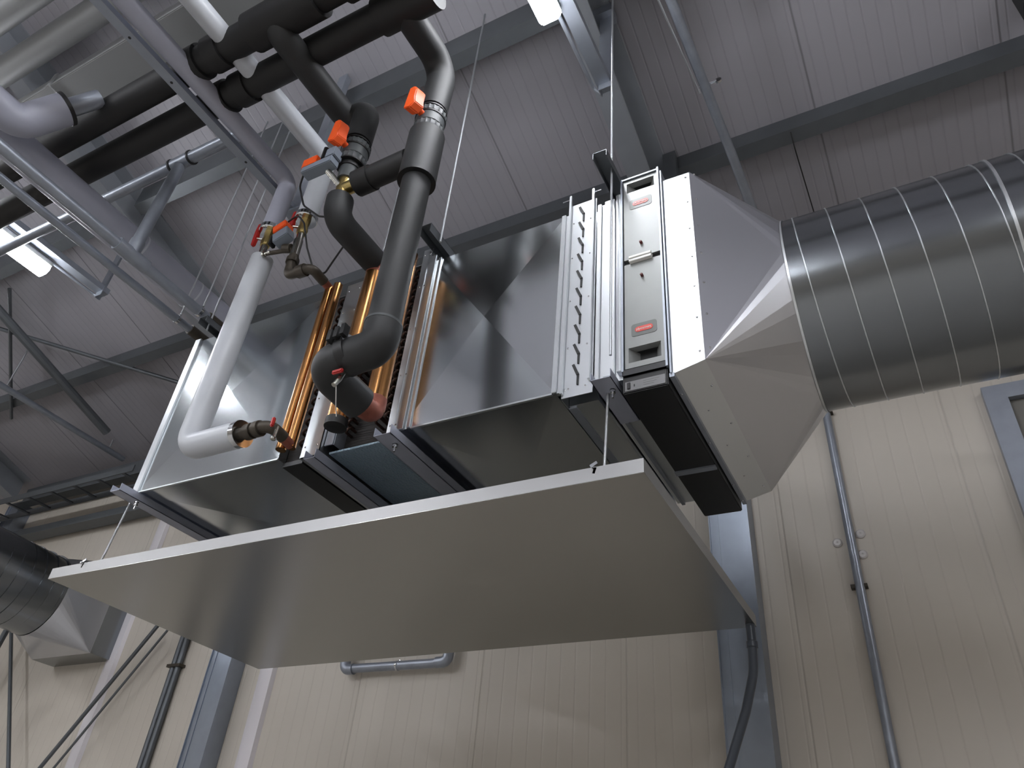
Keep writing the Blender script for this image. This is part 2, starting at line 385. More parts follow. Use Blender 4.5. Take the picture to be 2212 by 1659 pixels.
# heating coil
t = thing('heating_coil', (-2.36, 2.6, Z0 - .02), 'narrow heating coil with two thin copper headers beside left duct box', 'coil')
HZ0, HZ1 = 3.275, 4.33
m = MB().box(-2.476, -2.345, FY + .05, BY, HZ0 + .02, HZ1)
lab(m.build('fin_block', 'fins', t), 'dark fin block')
m = MB().box(-2.345, -2.236, FY, FY + .006, HZ0, HZ1 + .01).box(-2.345, -2.34, FY, BY, HZ0, HZ1).box(-2.241, -2.236, FY, BY, HZ0, HZ1)
m.box(-2.34, -2.241, FY, BY, HZ0, HZ0 + .005).box(-2.34, -2.241, FY, BY, HZ1, HZ1 + .005)
m.build('frame', 'flange', t, .0015)
MB().box(-2.470, -2.352, FY + .03, BY, HZ0 - .004, HZ0 + .018).build('bottom_channel', 'black', t)
for x in (-2.355, -2.300):
    MB().tube([(x, 1.995, 3.262), (x, 1.995, 4.235)], .0235, 18).build('header', 'copper', t)
for k in range(16):
    z = 3.36 + k * .058
    MB().tube([(-2.372, FY + .06, z), (-2.372, FY + .0, z), (-2.352, FY + .0, z + .02), (-2.352, FY + .06, z + .02)], .007, 8, .012, 4).build('return_bend', 'bend', t)
screws([(-2.325 + dx, FY, z) for dx in (0, .07) for z in (3.33, 3.6, 3.87, 4.14, 4.29)], (0, -1, 0), t)

# cooling coil
t = thing('cooling_coil', (-2.03, 2.6, Z0 - .05), 'large cooling coil with two thick copper headers and black lagged pipes', 'coil')
lab(MB().box(-2.226, -1.868, FY + .09, BY - .01, 3.345, HZ1).build('fin_block', 'fins', t), 'dark fin block')
m = MB().box(-1.866, -1.812, FY - .006, FY, HZ0, HZ1 + .07).box(-1.868, -1.862, FY, BY, HZ0, HZ1).box(-1.830, -1.826, FY - .010, FY - .006, HZ0 + .01, HZ1 + .05)
m.box(-2.228, -1.868, FY + .02, BY, HZ1, HZ1 + .006)
m.build('frame', 'flange', t, .001)
m = MB().box(-2.232, -2.185, FY + .02, FY + .026, 3.33, 4.30).box(-2.185, -2.18, FY + .026, BY, 3.33, 4.30)
m.build('side_plate', 'galv', t)
lab(MB().box(-2.20, -1.87, FY + .03, BY, 3.285, 3.295).build('drain_pan', 'blue', t), 'bluish hammered drain pan')
for x, rr in ((-2.055, .046), (-1.861, .045)):
    MB().tube([(x, 1.985, 3.335), (x, 1.985, 4.262)], rr, 24).build('header', 'copper', t)
MB().lathe((-2.055, 1.985, 3.30), (0, 0, 1), [(0, .03), (.004, .049), (.04, .049), (.044, .046)], 24).build('header_cap', 'rubber', t)
MB().tube([(-1.861, 1.985, 3.40), (-1.861, 1.985, 3.325), (-1.866, 1.90, 3.325)], .047, 20, .06).build('elbow', 'copper_r', t)
MB().tube([(-2.055, 1.985, 4.20), (-2.055, 1.985, 4.275), (-2.055, 1.93, 4.275)], .047, 20, .05).build('elbow', 'copper_r', t)
for col, x in enumerate((-1.905, -1.97, -2.15)):
    for k in range(20):
        z = 3.40 + k * .0455
        MB().tube([(x, FY + .10, z), (x, FY + .005 + .02 * col, z), (x + .018, FY + .005 + .02 * col, z + .022), (x + .018, FY + .10, z + .022)], .0065, 8, .011, 4).build('return_bend', 'bend', t)
screws([(-1.852 + dx, FY - .006, z) for dx in (0, .03) for z in (3.33, 3.6, 3.87, 4.14, 4.36)], (0, -1, 0), t)

# louvre damper with slotted plate
t = thing('louvre_damper', (-.97, 2.6, Z0 - .04), 'bright narrow damper with ten dark slots in its front plate', 'damper')
DZ0, DZ1 = 3.262, 4.345
m = MB().box(-1.052, -.922, FY - .008, FY - .004, DZ0, DZ1).box(-1.052, -1.048, FY - .008, FY + .06, DZ0, DZ1).box(-1.046, -.926, FY + .06, BY, Z0 - .028, DZ1 - .01)
m.build('front_plate', 'flange', t)
MB().box(-1.077, -1.053, FY + .001, FY + .02, Z0, Z1).build('side_strip', 'flange', t)
for x in (-1.050, -.938):
    MB().box(x, x + .011, FY - .026, FY - .008, DZ0 + .012 if x < -1 else 3.315, 4.40).build('guide_rail', 'flange', t, .002)
MB().box(-1.085, -1.05, FY - .022, FY - .016, 4.372, 4.379).build('pin', 'steel', t)
MB().box(-.926, -.895, FY - .022, FY - .016, 4.372, 4.379).build('pin', 'steel', t)
for k in range(10):
    z = 4.285 - k * .1008
    m = MB().obox((-.992, FY - .011, z + .004), (.36, 0, -.93), (0, 1, 0), (.93, 0, .36), .028, .004, .0055).box(-.986, -.979, FY - .013, FY - .008, z - .068, z - .012)  # raised dark bars, their colour stands in for shade in the openings
    lab(m.build('slot', 'dark', t), 'raised dark bar for the shade in a slanted slot')
screws([(-1.035, FY - .008, 3.30), (-1.02, FY - .008, 3.30), (-.95, FY - .008, 3.30)] + [(x, FY - .008, z) for x in (-1.03, -.948) for z in (3.5, 3.75, 4.0, 4.22)], (0, -1, 0), t, .004)
# connector profile between damper and filter
t = thing('connector_frame', (-.86, 2.6, Z0), 'bright ribbed connecting frame between slotted damper and filter', 'duct')
m = MB().box(-.920, -.806, FY + .012, BY, Z0, Z1 + .005)
m.build('core', 'flange', t)
for x0, x1, o in ((-.920, -.902, .0), (-.884, -.838, -.004), (-.825, -.806, -.018)):
    MB().box(x0, x1, FY + o, FY + .012, Z0 + .02, Z1 + .005).build('rib', 'flange', t, .002)
m = MB().box(-1.052, -1.02, FY + .07, BY, Z0 - .034, Z0 - .028)
m.box(-.90, -.885, FY + .02, BY, Z0 - .012, Z0)
m.build('bottom_rib', 'galv', t)

# air filter
t = thing('air_filter', (-.71, 2.6, 3.205), 'grey two cell air filter with red badges and black underside', 'filter')
FX0, FX1 = -.803, -.632
m = MB().box(FX0, FX0 + .008, FY - .022, BY, 3.31, 4.39).box(FX1 - .004, FX1 + .004, FY - .024, BY, 3.29, 4.395).box(FX0 + .008, FX1 - .004, FY - .02, BY, 4.382, 4.39)
m.box(FX1 + .008, FX1 + .014, FY - .018, BY, 3.26, 4.37)
m.box(FX0 + .008, FX1 - .004, FY + .06, BY, 3.31, 4.38)
m.build('housing', 'galv', t)
def cell(z0, z1, handle_top):
    xa, xb, y = FX0 + .011, FX1 - .007, FY - .012
    h0, h1 = (z1 - .080, z1 - .018) if handle_top else (z0 + .025, z0 + .095)
    c = MB()
    ha, hb = xa + .014, xb - .014
    for q in ((xa, xb, z0, h0), (xa, xb, h1, z1), (xa, ha, h0, h1), (hb, xb, h0, h1)):
        c.box(q[0], q[1], y, y + .03, q[2], q[3])
    p = c.build('filter_cell', 'face', t)
    # recessed handle: a dark pocket with a sloping lower lip
    dz = (h1 - h0)
    g = MB().box(ha, hb, y + .045, y + .05, h0, h1).box(ha, hb, y + .03, y + .05, h1, h1 + .003).box(ha, hb, y + .03, y + .05, h0 - .003, h0)
    lab(g.build('handle_pocket', 'dark', p), 'dark recessed handle pocket')
    MB().prism([(y + .001, h0), (y + .045, h0), (y + .045, h0 + dz * .30)], lambda u, v, a: (a, u, v), ha + .02, hb - .02).build('handle_lip', 'face', p)
    for s_, e in ((ha, ha + .03), (hb, hb - .03)):
        MB().prism([(s_, y + .002), (e, y + .045), (s_, y + .045)], lambda u, v, a: (u, v, a), h0, h1).build('pocket_side', 'face', p)
    kz = z0 + .075 if handle_top else z1 - .085
    lab(MB().lathe((xa + .075, y, kz), (0, -1, 0), [(0, .006), (.012, .006), (.014, .004)], 14).build('knob', 'knob', p), 'small dark red knob')
    bz = z1 - .165 if handle_top else z0 + .175
    bc = (xa + xb) / 2
    def rrect(hx, hz, r, y0, y1, cx=bc, cz=bz):
        pr = []
        for q, (sx, sz) in enumerate(((1, 1), (-1, 1), (-1, -1), (1, -1))):
            for k in range(5):
                a = math.pi / 2 * (q + k / 4); pr.append((cx + sx * (hx - r) + r * math.cos(a), cz + sz * (hz - r) + r * math.sin(a)))
        return MB().prism(pr, lambda u, v, a: (u, a, v), y0, y1)
    b = rrect(.050, .030, .011, y - .0015, y + .001).build('badge', 'badge', p)
    rrect(.035, .0125, .012, y - .003, y - .0014).build('badge_pill', 'pill', p)
    cu = bpy.data.curves.new('lettering', 'FONT'); cu.body = 'plymovent'; cu.size = .0155; cu.extrude = .0004; cu.align_x = 'CENTER'; cu.align_y = 'CENTER'; cu.space_character = .92
    cu.materials.append(MT['white'])
    tmp = bpy.data.objects.new('lettering_curve', cu); C.objects.link(tmp)
    bpy.context.view_layer.update()
    me = bpy.data.meshes.new_from_object(tmp.evaluated_get(bpy.context.evaluated_depsgraph_get()))
    bpy.data.objects.remove(tmp); me.name = 'lettering'
    if not me.materials: me.materials.append(MT['white'])
    o = bpy.data.objects.new('lettering', me); C.objects.link(o); o.parent = p
    o.location = Vector((bc, y - .0036, bz)) - ORI[t.name]; o.rotation_euler = (math.pi / 2, 0, 0)
    return p
# cells hang in the filter; each is a part of it
cell(3.885, 4.378, True)
cell(3.325, 3.858, False)
MB().box(FX0 + .011, FX1 - .007, FY + .0, FY + .02, 3.858, 3.885).build('gap_strip', 'dark', t)
for z in (3.857, 3.8755): lab(MB().box(FX0 + .036, FX1 - .042, FY - .028, FY + .0, z, z + .0125).build('latch_grip', 'grip', t, .001), 'white latch grip')
m = MB().box(FX0 + .002, FX1 - .001, FY - .014, BY, 3.214, 3.318)
m.box(FX0 + .002, FX1 - .001, FY - .022, FY - .014, 3.285, 3.318)
lab(m.build('control_box', 'black', t, .004), 'black control box')
MB().box(FX0 + .002, FX1 - .001, 2.665, 2.695, 3.207, 3.214).build('cross_rib', 'galv', t)
p = MB().box(FX0 + .012, FX1 - .010, FY - .0165, FY - .0139, 3.222, 3.262).build('label_plate', 'plate', t)
MB().box(FX0 + .020, FX0 + .033, FY - .021, FY - .0165, 3.227, 3.257).build('switch', 'rubber', p, .002)
MB().box(FX0 + .045, FX0 + .049, FY - .0172, FY - .0165, 3.236, 3.246).build('lamp_symbol', 'rubber', p)
for k in range(3): MB().box(FX0 + .080, FX0 + .140 - .01 * k, FY - .0170, FY - .0165, 3.252 - k * .009, 3.2535 - k * .009).build('printed_line', 'badge', p)
m = MB().box(FX1 + .004, FX1 + .022, FY - .012, BY, 3.245, 3.262)
m.build('side_rail', 'galv', t)
screws([(FX1 + .012, y, 3.245) for y in (2.2, 2.55, 2.9, 3.05)], (0, 0, -1), t)

# square to round transition
t = thing('duct_transition', (-.4, 2.6, 3.27), 'galvanised square to round transition between filter and spiral duct', 'duct')
TX0, TXC, TX1 = -.617, -.500, -.195
TZ0, TZ1, TY0, TY1 = 3.292, 4.312, FY - .005, BY + .005
m = MB().box(TX0, TXC, TY0, TY0 + .003, TZ0, TZ1).box(TX0, TXC, TY1 - .003, TY1, TZ0, TZ1).box(TX0, TXC, TY0, TY1, TZ1 - .003, TZ1)
m.add([(TX0, TY0, TZ0 - .03), (TXC, TY0, TZ0), (TXC, TY1, TZ0), (TX0, TY1, TZ0 - .03)], [(0, 1, 2, 3)])
m.add([(TX0, TY0, TZ0 - .03), (TX0, TY0, TZ0), (TXC, TY0, TZ0)], [(0, 1, 2)])
m.build('collar', 'flange', t)
AXY, AXZ, RD = 2.6, 3.80, .404
m = MB(); n = 48
ring = [(TX1, AXY + RD * math.cos(2 * math.pi * k / n), AXZ + RD * math.sin(2 * math.pi * k / n)) for k in range(n)]
cor = [(TXC, TY1, TZ1), (TXC, TY0, TZ1), (TXC, TY0, TZ0), (TXC, TY1, TZ0)]
vs = ring + cor; fs = []
# each quarter of the ring fans to its corner in a few flat facets
facets = ((0, 1), (1, 2), (2, 4), (4, 5), (5, 7), (7, 8), (8, 10), (10, 11), (11, 12))
for q in range(4):
    a0 = q * 12
    for s_, e in facets:
        fs.append(tuple([(a0 + k) % n for k in range(s_, e + 1)][::-1] + [n + q]))
    fs.append((n + q, (a0 + 12) % n, n + (q + 1) % 4))
m.add(vs, [tuple(f) for f in fs])
o = m.build('cone', 'cone', t, angle=.2)
MB().rings([[(x, AXY + (RD + .004) * math.cos(2 * math.pi * k / n), AXZ + (RD + .004) * math.sin(2 * math.pi * k / n)) for k in range(n)] for x in (TX1 - .002, TX1 + .006)], (False, False)).build('rim', 'flange', t)
screws([(TXC - .016, TY0, TZ1 - .03 - k * .158) for k in range(7)] , (0, -1, 0), t)
for k in range(7):
    MB().lathe((TXC + .018, TY0 + .008, TZ1 - .02 - k * .158), (.7, -.7, 0), [(0, .0055), (.003, .0055), (.005, .003)], 8).build('screw', 'steel', t)
screws([(TXC - .02 - .05 * (k % 2), TY0 + .15 + k * .13, TZ0 - .005 - .012 * (k % 2)) for k in range(7)], (0, 0, -1), t)

# spiral duct
def spiral(path_x0, path_x1, label):
    t = thing('spiral_duct', ((path_x0 + path_x1) / 2, AXY, AXZ - RD), label, 'duct')
    nn = 72
    MB().rings([[(x, AXY + RD * math.cos(2 * math.pi * k / nn), AXZ + RD * math.sin(2 * math.pi * k / nn)) for k in range(nn)] for x in [path_x0 + (path_x1 - path_x0) * i / 24 for i in range(25)]]).build('shell', 'spiral', t)
    pitch = .1265; turns = (path_x1 - path_x0) / pitch
    pts = []; N = int(turns * 60)
    rg = []
    for i in range(N + 1):
        a = 2 * math.pi * i / 60; x = path_x0 + .028 + pitch * i / 60
        # seam climbs from the top over the front to the bottom
        cy, cz = -math.sin(a + .25), math.cos(a + .25)
        rg.append([(x + dx, AXY + (RD + dr) * cy, AXZ + (RD + dr) * cz) for dx, dr in ((-.003, -.001), (-.0015, .003), (.0015, .003), (.003, -.001))])
    MB().rings(rg, (True, True)).build('spiral_seam', 'flange', t)
    cx = .525
    MB().rings([[(x, AXY + r * math.cos(2 * math.pi * k / nn), AXZ + r * math.sin(2 * math.pi * k / nn)) for k in range(nn)] for x, r in ((cx, RD), (cx, RD + .005), (cx + .010, RD + .005), (cx + .010, RD))], (False, False)).build('joint_band', 'flange', t)
    return t
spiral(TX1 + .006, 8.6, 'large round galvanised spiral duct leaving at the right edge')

# ------------------------------------------------------------------ suspension channels and rods
def channel(x0, x1, y0, y1, z0, z1, up, label, material='chan', lip=.0025):
    """U profile along y; UP: open side up"""
    m = MB().box(x0, x0 + lip, y0, y1, z0, z1).box(x1 - lip, x1, y0, y1, z0, z1)
    m.box(x0, x1, y0, y1, *((z0, z0 + lip) if up else (z1 - lip, z1)))
    return solo('support_channel', m, material, label, 'channel', 'suspension channels')
channel(-3.345, -3.285, 1.99, 3.25, 4.325, 4.365, False, 'short steel channel over the top of left duct box corner', 'frame')
channel(-1.815, -1.750, 1.97, 3.25, 4.375, 4.43, False, 'steel channel over the duct unit above the thick copper headers', 'frame')
channel(-.875, -.810, 1.93, 3.25, 4.40, 4.44, False, 'dark steel channel over the unit beside the filter top', 'frame')
channel(-3.475, -3.405, 1.99, 3.3, 3.255, 3.293, True, 'steel channel under the left end of the left duct box')
channel(-2.262, -2.200, 2.05, 3.3, 3.225, 3.27, True, 'steel channel under the gap between both coils')
channel(-1.855, -1.770, 2.01, 3.3, 3.228, 3.27, True, 'steel channel under the unit with a bolt, right of drain pan')
channel(-.900, -.822, 2.02, 2.32, 3.255, 3.292, True, 'steel channel end under the unit between damper and filter')
for x, y, z, lb in ((-1.80, 2.09, 3.19, 'bolt with nut under the channel right of the bluish drain pan'),
                    (-.845, 2.10, 3.22, 'bolt with nut under the channel beside the filter'),
                    (-3.40, 2.10, 3.20, 'bolt with nut under the channel at the left duct box')):
    m = MB().lathe((x, y, z), (0, 0, 1), [(0, .005), (.02, .005), (.021, .011), (.03, .011), (.031, .006), (.034, .006), (.035, .012), (.040, .012)], 12)
    solo('hanger_bolt', m, 'steel', lb, 'bolt', 'bolts under the channels')
def rod(x, y, z0, z1, label, r=.0055, x1=None, y1=None):
    return solo('threaded_rod', MB().tube([(x, y, z0), (x if x1 is None else x1, y if y1 is None else y1, z1)], r, 8), 'rod', label, 'rod', 'threaded hanger rods')
rod(-.826, 2.03, 3.36, roof(2.03), 'long threaded rod hanging in front of the connecting frame beside the filter')
rod(-1.722, 2.03, 4.34, roof(2.03), 'threaded rod hanging to the channel above the copper headers')
rod(-3.315, 2.04, 4.30, roof(2.04), 'threaded rod ending at the left duct box corner channel')
rod(-3.445, 2.04, 4.53, roof(2.04), 'threaded rod hanging the upper of two galvanised pipes')
rod(-3.640, 2.04, 4.53, roof(2.04), 'threaded rod hanging the lower of two galvanised pipes')
rod(-2.112, 2.055, 4.36, roof(2.055), 'threaded rod behind the thick black vertical pipe')
rod(-.882, 2.115, 2.90, 3.33, 'short rod from the filter side channel to the drip tray corner', x1=-.866)
rod(-3.52, 2.115, 2.90, 3.262, 'short rod from the left channel down to the drip tray', x1=-3.475)
rod(-3.52, 3.45, 2.90, 3.262, 'rear rod from the left channel down to the drip tray')
for x, y, lb in ((-.915, 2.108, 'wing nut on the right end of the drip tray edge'), (-3.63, 2.108, 'wing nut on the left end of the drip tray edge')):
    m = MB().lathe((x, y - .02, 2.943), (0, 1, 0), [(0, .005), (.012, .007), (.03, .007)], 10).obox((x, y - .006, 2.957), (1, 0, .5), (0, 1, 0), (-.5, 0, 1), .014, .002, .006).obox((x + .004, y - .006, 2.932), (.3, 0, 1), (0, 1, 0), (1, 0, -.3), .012, .002, .005)
    solo('wing_nut', m, 'steel', lb, 'nut', 'wing nuts')

# ------------------------------------------------------------------ drip tray
t = thing('drip_tray', (-2.3, 2.86, 2.89), 'long flat satin metal drip tray hanging under the duct unit', 'tray')
TXa, TXb, TYa, TYb, TZ = -3.866, -.734, 2.10, 3.62, 2.890
MB().box(TXa, TXb, TYa, TYb, TZ, TZ + .002).build('bottom', 'tray', t)
MB().box(TXa, TXb, TYa, TYa + .002, TZ + .002, TZ + .055).build('front_lip', 'lip', t)
MB().box(TXa, TXb, TYb - .002, TYb, TZ + .002, TZ + .055).build('rear_lip', 'tray', t)
MB().box(TXa, TXa + .002, TYa + .002, TYb - .002, TZ + .002, TZ + .055).build('side_lip', 'lip', t)
MB().box(TXb - .002, TXb, TYa + .002, TYb - .002, TZ + .002, TZ + .055).build('side_lip', 'lip', t)
m = MB().tube([(-.756, 3.585, 2.90), (-.756, 3.585, 2.80), (-.765, 3.6, 2.68), (-.82, 3.62, 2.52), (-.93, 3.65, 2.28), (-1.05, 3.7, 1.9), (-1.1, 3.75, 1.4)], .021, 14, .25)
t = thing('drain_hose', (-.9, 3.6, 1.4), 'dark grey hose hanging from the rear right corner of the drip tray', 'hose')
m.build('hose', 'hose', t)
MB().lathe((-.756, 3.585, 2.785), (0, 0, 1), [(0, .026), (.025, .026), (.03, .02), (.104, .02)], 16).build('coupling', 'hose', t)

# ================================================================== BLACK PIPES
MZ = 5.2
t = thing('black_pipe', (-6, 1.07, MZ - .08), 'upper of two thick black lagged main pipes crossing the upper left', 'pipe', 'black main pipes')
MB().tube([(-6.6, 1.07, MZ), (1.5, 1.07, MZ)], .078, 22).build('lagging', 'foamd', t)
for x in (-2.78, -2.62): MB().tube([(x - .05, 1.07, MZ), (x + .05, 1.07, MZ)], .094, 22).build('collar', 'foamd', t)
MB().tube([(-2.38, 1.07, MZ), (-1.95, 1.07, MZ)], .1, 22).build('tee_sleeve', 'foamd', t)
MB().tube([(-1.80, 1.07, MZ), (-1.56, 1.07, MZ)], .098, 22).build('tee_sleeve', 'foamd', t)
t = thing('black_pipe', (-6, 1.285, MZ - .08), 'lower of two thick black lagged main pipes crossing the upper left', 'pipe', 'black main pipes')
MB().tube([(-6.6, 1.285, MZ), (-1.52, 1.285, MZ)], .077, 22).build('lagging', 'foamd', t)
for x in (-2.80, -2.64): MB().tube([(x - .05, 1.285, MZ), (x + .05, 1.285, MZ)], .092, 22).build('collar', 'foamd', t)
MB().tube([(-1.74, 1.285, MZ), (-1.42, 1.285, MZ)], .094, 22).build('tee_sleeve', 'foamd', t)
PY_ = 1.66
# front riser
t = thing('black_pipe', (-1.61, 1.66, 5.0), 'black lagged bend from the main pipe down to the right orange valve', 'pipe', 'black lagged risers')
MB().tube([(-1.60, 1.285, MZ - .02), (-1.605, PY_, 5.21), (-1.615, PY_, 4.84)], .072, 24, .12).build('lagging', 'foam', t)
def union_valve(x, z0, z1, rv, label):
    t = thing('ball_valve', (x, PY_, z0), label, 'valve', 'orange handled ball valves')
    zc = (z0 + z1) / 2; h = z1 - z0
    MB().lathe((x, PY_, z0 + h * .22), (0, 0, 1), [(0, rv * .86), (h * .06, rv * 1.0), (h * .38, rv * 1.0), (h * .44, rv * .9)], 24).build('body', 'upvc', t)
    for a, hh in ((0, .24), (.66, .20)):
        m = MB(); n = 40; R = []
        for q in (0, .08, .92, 1):
            R.append([(x + (rv * (1.06 if k % 2 else 1.0) * (.97 if q in (0, 1) else 1)) * math.cos(2 * math.pi * k / n), PY_ + (rv * (1.06 if k % 2 else 1.0) * (.97 if q in (0, 1) else 1)) * math.sin(2 * math.pi * k / n), z0 + h * (a + hh * q)) for k in range(n)])
        m.rings(R).build('union_nut', 'upvc', t)
    for a in (-.03, .60, .88): MB().lathe((x, PY_, z0 + h * a), (0, 0, 1), [(0, rv * 1.05), (h * .05, rv * 1.05)], 24).build('seal_ring', 'rubber', t)
    # lever handle lying along the pipe, on a stem that points out at the front
    hx, hy, hz = x - .005, PY_ - .125, zc + .035
    MB().tube([(x, PY_ - rv * .9, zc), (hx, hy + .01, zc)], .017, 12).build('stem', 'orange', t)
    pr = [(-.024, -.062), (.004, -.068), (.026, -.045), (.020, -.010), (.020, .040), (.006, .066), (-.016, .062), (-.020, .0)]
    o = MB().prism(pr, lambda u, v, a: (hx + u * 1.25 + a * .35, hy + a, hz + v * 1.25), -.026, .026).build('handle', 'orange', t, .004)
    lab(o, 'orange lever handle')
    return t
union_valve(-1.616, 4.655, 4.835, .072, 'black ball valve with orange handle, upper right one on the thick riser')
t = thing('black_pipe', (-1.61, 1.66, 3.3), 'thick black lagged riser in front of the copper headers with looped bottom end', 'pipe', 'black lagged risers')
MB().tube([(-1.605, PY_, 3.45), (-1.612, PY_, 4.36)], .066, 26).build('lagging', 'foam', t)
MB().tube([(-1.604, PY_, 3.46), (-1.604, PY_, 3.355), (-1.880, PY_, 3.345), (-1.868, 1.90, 3.327)], .073, 26, .085).build('bottom_bend', 'foam', t)
lab(MB().tube([(-1.612, PY_, 4.32), (-1.614, PY_, 4.645)], .086, 28).build('sleeve', 'foam', t), 'wider black sleeve')
MB().tube([(-1.612, PY_, 4.312), (-1.612, PY_, 4.322)], .0875, 28).build('sleeve_end', 'rubber', t)
MB().tube([(-1.605, PY_, 3.455), (-1.605, PY_, 3.466)], .0745, 26).build('glue_joint', 'upvc', t)
m = MB()
MB().tube([(-1.76, PY_ - .0, 3.355), (-1.72, PY_, 3.362)], .081, 22).build('clamp', 'rubber', t)
for k in range(3): MB().box(-1.78 + k * .03, -1.762 + k * .03, PY_ - .10, PY_ - .07, 3.37 + k * .006, 3.42 + k * .006).build('clamp_bolt', 'rubber', t)
t = thing('drain_valve', (-1.745, 1.64, 3.2), 'small red handled drain valve hanging under the black pipe loop', 'valve')
MB().tube([(-1.745, 1.66, 3.29), (-1.745, 1.645, 3.235), (-1.75, 1.63, 3.20)], .010, 10).build('body', 'clear', t)
lab(MB().box(-1.772, -1.722, 1.622, 1.636, 3.252, 3.270).build('handle', 'red', t, .004), 'red handle')
MB().tube([(-1.745, 1.635, 3.21), (-1.752, 1.67, 3.13), (-1.757, 1.69, 3.10)], .0022, 6).build('chain', 'steel', t)
# rear riser
t = thing('black_pipe', (-2.1, 1.5, 5.0), 'black lagged bend running from main pipe to the left orange valve', 'pipe', 'black lagged risers')
MB().tube([(-2.21, 1.07, 5.25), (-2.21, 1.09, 5.13), (-2.207, PY_, 5.13), (-2.078, PY_, 5.13), (-2.078, PY_, 4.855)], .070, 24, .085).build('lagging', 'foam', t)
union_valve(-2.077, 4.668, 4.85, .070, 'black ball valve with orange handle, left one above the three way valve')
t = thing('three_way_valve', (-2.077, PY_, 4.5), 'brass three way valve with grey and orange actuator', 'valve')
MB().tube([(-2.077, PY_, 4.42), (-2.075, PY_, 4.56)], .036, 18).tube([(-2.077, PY_, 4.49), (-1.985, PY_, 4.495)], .034, 18).build('body', 'brass', t)
MB().tube([(-2.076, PY_, 4.555), (-2.076, PY_, 4.665)], [.046, .052], 20).build('union', 'upvc', t)
MB().tube([(-2.076, PY_, 4.635), (-2.076, PY_, 4.66)], .056, 20).build('union_ring', 'rubber', t)
MB().tube([(-2.08, PY_ - .02, 4.50), (-2.14, PY_ - .07, 4.585)], .016, 12).build('stem', 'clear', t)
MB().box(-2.28, -2.09, PY_ - .12, PY_ - .06, 4.590, 4.635).box(-2.14, -2.08, PY_ - .12, PY_ - .06, 4.635, 4.70).build('actuator', 'actu', t, .004)
lab(MB().box(-2.285, -2.195, PY_ - .122, PY_ - .05, 4.625, 4.69).build('actuator_cover', 'orange', t, .004), 'orange actuator cover')
MB().box(-2.17, -2.147, PY_ - .12, PY_ - .075, 4.638, 4.735).build('release_lever', 'rubber', t, .006)
t = thing('black_pipe', (-1.85, PY_, 4.45), 'short black lagged cross pipe between three way valve and thick riser', 'pipe', 'black lagged risers')
MB().tube([(-1.985, PY_, 4.495), (-1.69, PY_, 4.51)], .058, 22).build('lagging', 'foamd', t)
MB().tube([(-1.99, PY_, 4.495), (-1.90, PY_, 4.498)], .064, 22).build('collar', 'foamd', t)
t = thing('black_pipe', (-2.06, 1.8, 4.22), 'black lagged bend from three way valve to the thick copper header top', 'pipe', 'black lagged risers')
MB().tube([(-2.074, PY_, 4.415), (-2.06, PY_, 4.275), (-2.055, 1.955, 4.272)], .066, 24, .09).build('lagging', 'foam', t)

# ================================================================== GREY PIPES
GY = 1.85
t = thing('grey_pipe', (-2.8, 1, 4.75), 'grey lagged pipe, left of two parallel, bending down to a red valve', 'pipe', 'grey lagged pipes')
MB().tube([(-2.805, -4, 5.14), (-2.805, GY, 5.14), (-2.805, GY, 4.735)], .052, 24, .07).build('lagging', 'lag', t)
t = thing('grey_pipe', (-2.54, 1, 4.78), 'grey lagged pipe, right of two parallel, ending behind orange actuator', 'pipe', 'grey lagged pipes')
MB().tube([(-2.535, -4, 5.20), (-2.535, GY, 5.20), (-2.532, GY, 4.715)], .055, 24, .07).build('lagging', 'lagw', t)
t = thing('grey_pipe', (-2.77, GY, 3.2), 'pale grey lagged pipe dropping in front of left duct box', 'pipe', 'grey lagged pipes')
MB().tube([(-2.775, GY, 4.475), (-2.785, GY, 3.28), (-2.46, GY, 3.28)], .060, 26, .075).build('lagging', 'lagw', t)
MB().tube([(-2.475, GY, 3.28), (-2.448, GY, 3.28)], .0615, 26).build('end_band', 'steel', t)
def red_valve(x, zt, label):
    t = thing('butterfly_valve', (x, GY, zt - .2), label, 'valve', 'red handled shut off valves')
    MB().lathe((x, GY, zt - .035), (0, 0, 1), [(0, .058), (.004, .062), (.03, .062), (.034, .058)], 26).build('end_cap', 'steel', t)
    MB().lathe((x, GY, zt - .14), (0, 0, 1), [(0, .026), (.03, .03), (.06, .024), (.11, .028)], 10).build('body', 'brass', t)
    MB().lathe((x, GY, zt - .21), (0, 0, 1), [(0, .018), (.07, .020)], 14).build('nipple', 'clear', t)
    pr = [(-.012, -.10), (.008, -.10), (.014, -.03), (.002, .02), (.006, .055), (-.014, .055), (-.02, .0), (-.018, -.05)]
    lab(MB().prism(pr, lambda u, v, a: (x - .058 + u, GY - .03 + a, zt - .03 + v * 1.1), -.010, .010).build('handle', 'red', t, .003), 'red lever handle')
    MB().tube([(x, GY, zt - .09), (x - .055, GY - .03, zt - .085)], .008, 8).build('stem', 'clear', t)
    return t
red_valve(-2.80, 4.73, 'brass valve with red handle, left of two, above the pale pipe')
red_valve(-2.532, 4.71, 'brass valve with red handle, right of two, above the small orange actuator')
MB()
